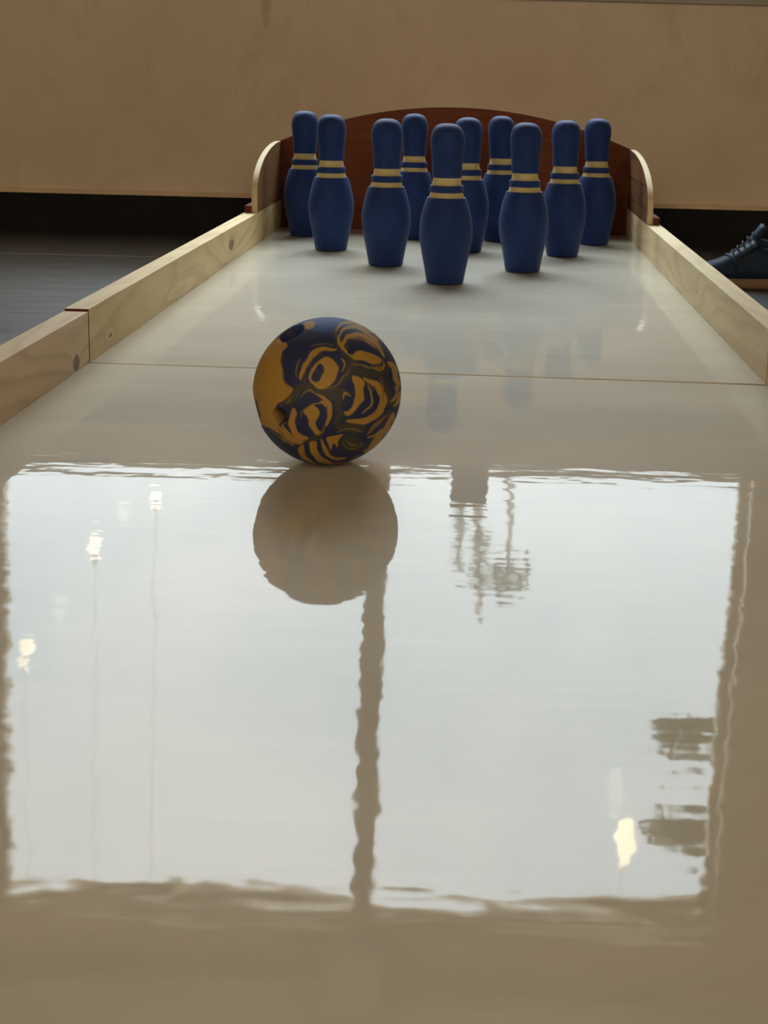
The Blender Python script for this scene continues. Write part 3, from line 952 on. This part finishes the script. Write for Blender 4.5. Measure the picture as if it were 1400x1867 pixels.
# tongue and padded collar rising towards the ankle
secs = []
for i in range(9):
    u = i / 8
    x = 0.010 - 0.066 * u; z = 0.094 + 0.090 * u
    w = 0.022 + 0.010 * u; th = 0.012
    secs.append([(x - th * 0.6 + dx, y, z + dz) for (y, dx, dz) in ((-w, 0, 0), (-w * 0.5, th * 0.9, 0.006), (0, th * 1.2, 0.008), (w * 0.5, th * 0.9, 0.006), (w, 0, 0), (w * 0.5, -th * 0.6, -0.006), (0, -th * 0.5, -0.006), (-w * 0.5, -th * 0.6, -0.006))])
bm = bmesh.new(); loft(bm, secs); obj('tongue', bm, M['navy_light'], shoe, True)
bm = bmesh.new()
ringp = [(-0.088 + 0.052 * math.cos(a), 0.032 * math.sin(a), 0.128 + 0.012 * math.cos(a * 1.0) ** 2) for a in [2 * math.pi * k / 24 for k in range(25)]]
tube(bm, ringp, 0.010, 8); obj('collar', bm, M['navy_light'], shoe, True)
# eyestay panels left and right of the tongue
for sg in (-1, 1):
    bm = bmesh.new()
    secs = []
    for i in range(9):
        u = i / 8
        x = 0.040 - 0.075 * u; z = 0.092 + 0.052 * u
        secs.append([(x, sg * (0.018 + 0.004 * u), z + 0.006), (x, sg * (0.032 + 0.002 * u), z - 0.014), (x - 0.004, sg * (0.031 + 0.002 * u), z - 0.018), (x - 0.004, sg * (0.017 + 0.004 * u), z)])
    loft(bm, secs); obj('eyestay', bm, M['eyestay'], shoe, True)
for i in range(5):
    u = i / 4
    x = 0.024 - 0.056 * u; z = 0.108 + 0.054 * u
    bm = bmesh.new()
    tube(bm, [(x - 0.004, -0.026, z - 0.012), (x + 0.001, -0.014, z - 0.002), (x + 0.006, 0, z + 0.001), (x + 0.008, 0.014, z), (x + 0.004, 0.026, z - 0.012)], 0.0028, 8)
    obj('lace', bm, M['lace'], shoe, True)
# light slanted strip over the toe seam
bm = bmesh.new()
pts = []
for k in range(13):
    a = math.pi * (0.06 + 0.88 * k / 12)
    s = 0.66; w = outline(s); zt = topz(s)
    x = -SL / 2 + SL * s - 0.030 * abs(math.cos(a))
    ca = math.cos(a)
    pts.append((x, w * 0.99 * math.copysign(abs(ca) ** 0.75, ca), 0.029 + (zt - 0.028) * math.sin(a) ** 0.8))
tube(bm, pts, 0.0045, 6); obj('toe_strip', bm, M['navy_light'], shoe, True)

# ------------------------------------------------------------------ things at and beyond the window, seen mirrored in the lane
carton = empty('carton', (-0.003, WY1 + 0.035, WIN_Z0))
tag(carton, 'small brown carton standing on the window sill, mirrored right of the ball', 'box')
M['card'] = plain('brown_card', (0.20, 0.14, 0.09), 0.8, nscale=15, namp=0.15)
bm = bmesh.new(); box(bm, -0.072, 0.072, -0.03, 0.03, 0.0005, 0.125); bevel(bm, 0.002, 2); obj('box_body', bm, M['card'], carton)
bm = bmesh.new(); box(bm, -0.073, 0.073, -0.031, 0.031, 0.1255, 0.132); bevel(bm, 0.001, 1); obj('lid', bm, M['card'], carton)

# small warm bulbs hanging close to the panes
M['cord'] = plain('bulb_cord', (0.75, 0.74, 0.70), 0.7)
M['lamp_glass'] = emit_mat('cream_lamp_glass', (1.0, 0.90, 0.66), 6.0)
M['bulb'] = emit_mat('warm_bulb_glass', (1.0, 0.93, 0.74), 4.3)
def bulb(name, x, z, r, h, label):
    t = empty(name, (x, WY1 - 0.09, z))
    bm = bmesh.new()
    lathe(bm, [(0, -h / 2)] + [(r * math.sin(math.pi * k / 12) ** 0.6, -h / 2 * math.cos(math.pi * k / 12)) for k in range(1, 12)] + [(0, h / 2)], 16)
    obj('glass_bulb', bm, M['lamp_glass' if name == 'pendant_lamp' else 'bulb'], t, True)
    bm = bmesh.new(); lathe(bm, [(0, h / 2 - 0.004), (0.006, h / 2 - 0.004), (0.006, h / 2 + 0.016), (0, h / 2 + 0.018)], 12); obj('socket', bm, M['cord'], t)
    bm = bmesh.new(); tube(bm, [(0, 0, h / 2 + 0.016), (0, 0, CEIL_Z - z)], 0.0007, 6); obj('cord', bm, M['cord'], t)
    tag(t, label, 'hanging lamp')
bulb('pendant_lamp', 0.70, 2.52, 0.032, 0.22, 'long cream lamp hanging before the right pane, mirrored low on the lane')
bulb('hanging_bulb', -1.20, 1.13, 0.020, 0.06, 'small warm bulb before the left pane, lowest and nearest the mullion of the three')
bulb('hanging_bulb', -1.43, 1.33, 0.022, 0.08, 'small warm bulb before the left pane, the middle one of the three')
bulb('hanging_bulb', -1.70, 1.78, 0.028, 0.07, 'small warm bulb before the left pane, highest and farthest left of the three')

b = bmesh.new(); box(b, -14, 14, WY1 + T, WY1 + 26, -0.5, -0.35)
ground = struct('ground', b, plain('outdoor_ground', (0.30, 0.28, 0.24), 0.9, nscale=0.8, namp=0.2))

M['leaf'] = plain('leaf_green', (0.10, 0.115, 0.075), 0.7, nscale=10, namp=0.3)
M['bark'] = plain('bark_grey', (0.20, 0.17, 0.14), 0.9, nscale=10, namp=0.25)
def leaf_cloud(bm, c, rx, ry, rz, n, size, rnd):
    for _ in range(n):
        while True:
            q = Vector((rnd.uniform(-1, 1), rnd.uniform(-1, 1), rnd.uniform(-1, 1)))
            if q.length < 1: break
        p = Vector(c) + Vector((q.x * rx, q.y * ry, q.z * rz))
        dv = Vector((rnd.gauss(0, 1), rnd.gauss(0, 1), rnd.gauss(0, 0.6))).normalized()
        sv = dv.cross(Vector((rnd.gauss(0, 1), rnd.gauss(0, 1), rnd.gauss(0, 1)))).normalized()
        L = size * rnd.uniform(0.7, 1.3); W = L * 0.4
        nv = dv.cross(sv) * W * 0.25
        v = [bm.verts.new(p - dv * L), bm.verts.new(p + sv * W - nv), bm.verts.new(p + dv * L), bm.verts.new(p - sv * W - nv), bm.verts.new(p + nv)]
        for i in range(4):
            bm.faces.new((v[i], v[(i + 1) % 4], v[4]))
def tree(name, base, trunk, clouds, label, cat, leaf_size, seed):
    rnd = random.Random(seed)
    t = empty(name, base)
    bm = bmesh.new()
    for pts, r in trunk: tube(bm, pts, r, 8)
    obj('trunk', bm, M['bark'], t, True)
    bm = bmesh.new()
    for c in clouds: leaf_cloud(bm, *c, leaf_size, rnd)
    obj('foliage', bm, M['leaf'], t)
    tag(t, label, cat)
tree('garden_tree', (2.05, 5.7, -0.35),
     [([(0, 0, 0), (0.03, 0, 1.4), (0.0, 0, 2.9), (0.05, 0, 4.5)], [0.07, 0.06, 0.05, 0.03]),
      ([(0.02, 0, 2.5), (-0.4, 0, 2.94), (-0.85, 0, 3.10)], [0.03, 0.02, 0.01]),
      ([(0.0, 0, 2.9), (-0.4, 0, 3.50), (-0.82, 0, 3.63)], [0.03, 0.02, 0.01])],
     [((-0.86, 0, 3.10), 0.22, 0.15, 0.08, 260), ((-0.84, 0, 3.62), 0.24, 0.15, 0.10, 300), ((0.0, 0, 4.5), 0.5, 0.5, 0.5, 400)],
     'dark leafy tree outside, its branches entering the right edge of the mirrored window', 'tree', 0.05, 3)
tree('slender_tree', (0.12, 9.5, -0.35),
     [([(0, 0, 0), (0.02, 0, 1.8), (-0.05, 0, 3.2), (0.02, 0, 4.3)], [0.05, 0.045, 0.035, 0.015]),
      ([(0, 0, 2.5), (0.22, 0, 3.2), (0.24, 0, 4.0)], [0.03, 0.025, 0.015]),
      ([(0, 0, 2.4), (-0.18, 0, 3.0), (-0.17, 0, 3.9)], [0.03, 0.025, 0.015])],
     [((0.0, 0, 3.75), 0.10, 0.2, 0.35, 70), ((0.24, 0, 3.9), 0.20, 0.2, 0.16, 110), ((-0.17, 0, 3.6), 0.07, 0.2, 0.35, 40)],
     'slender young tree outside, mirrored faintly below the carton', 'tree', 0.05, 5)
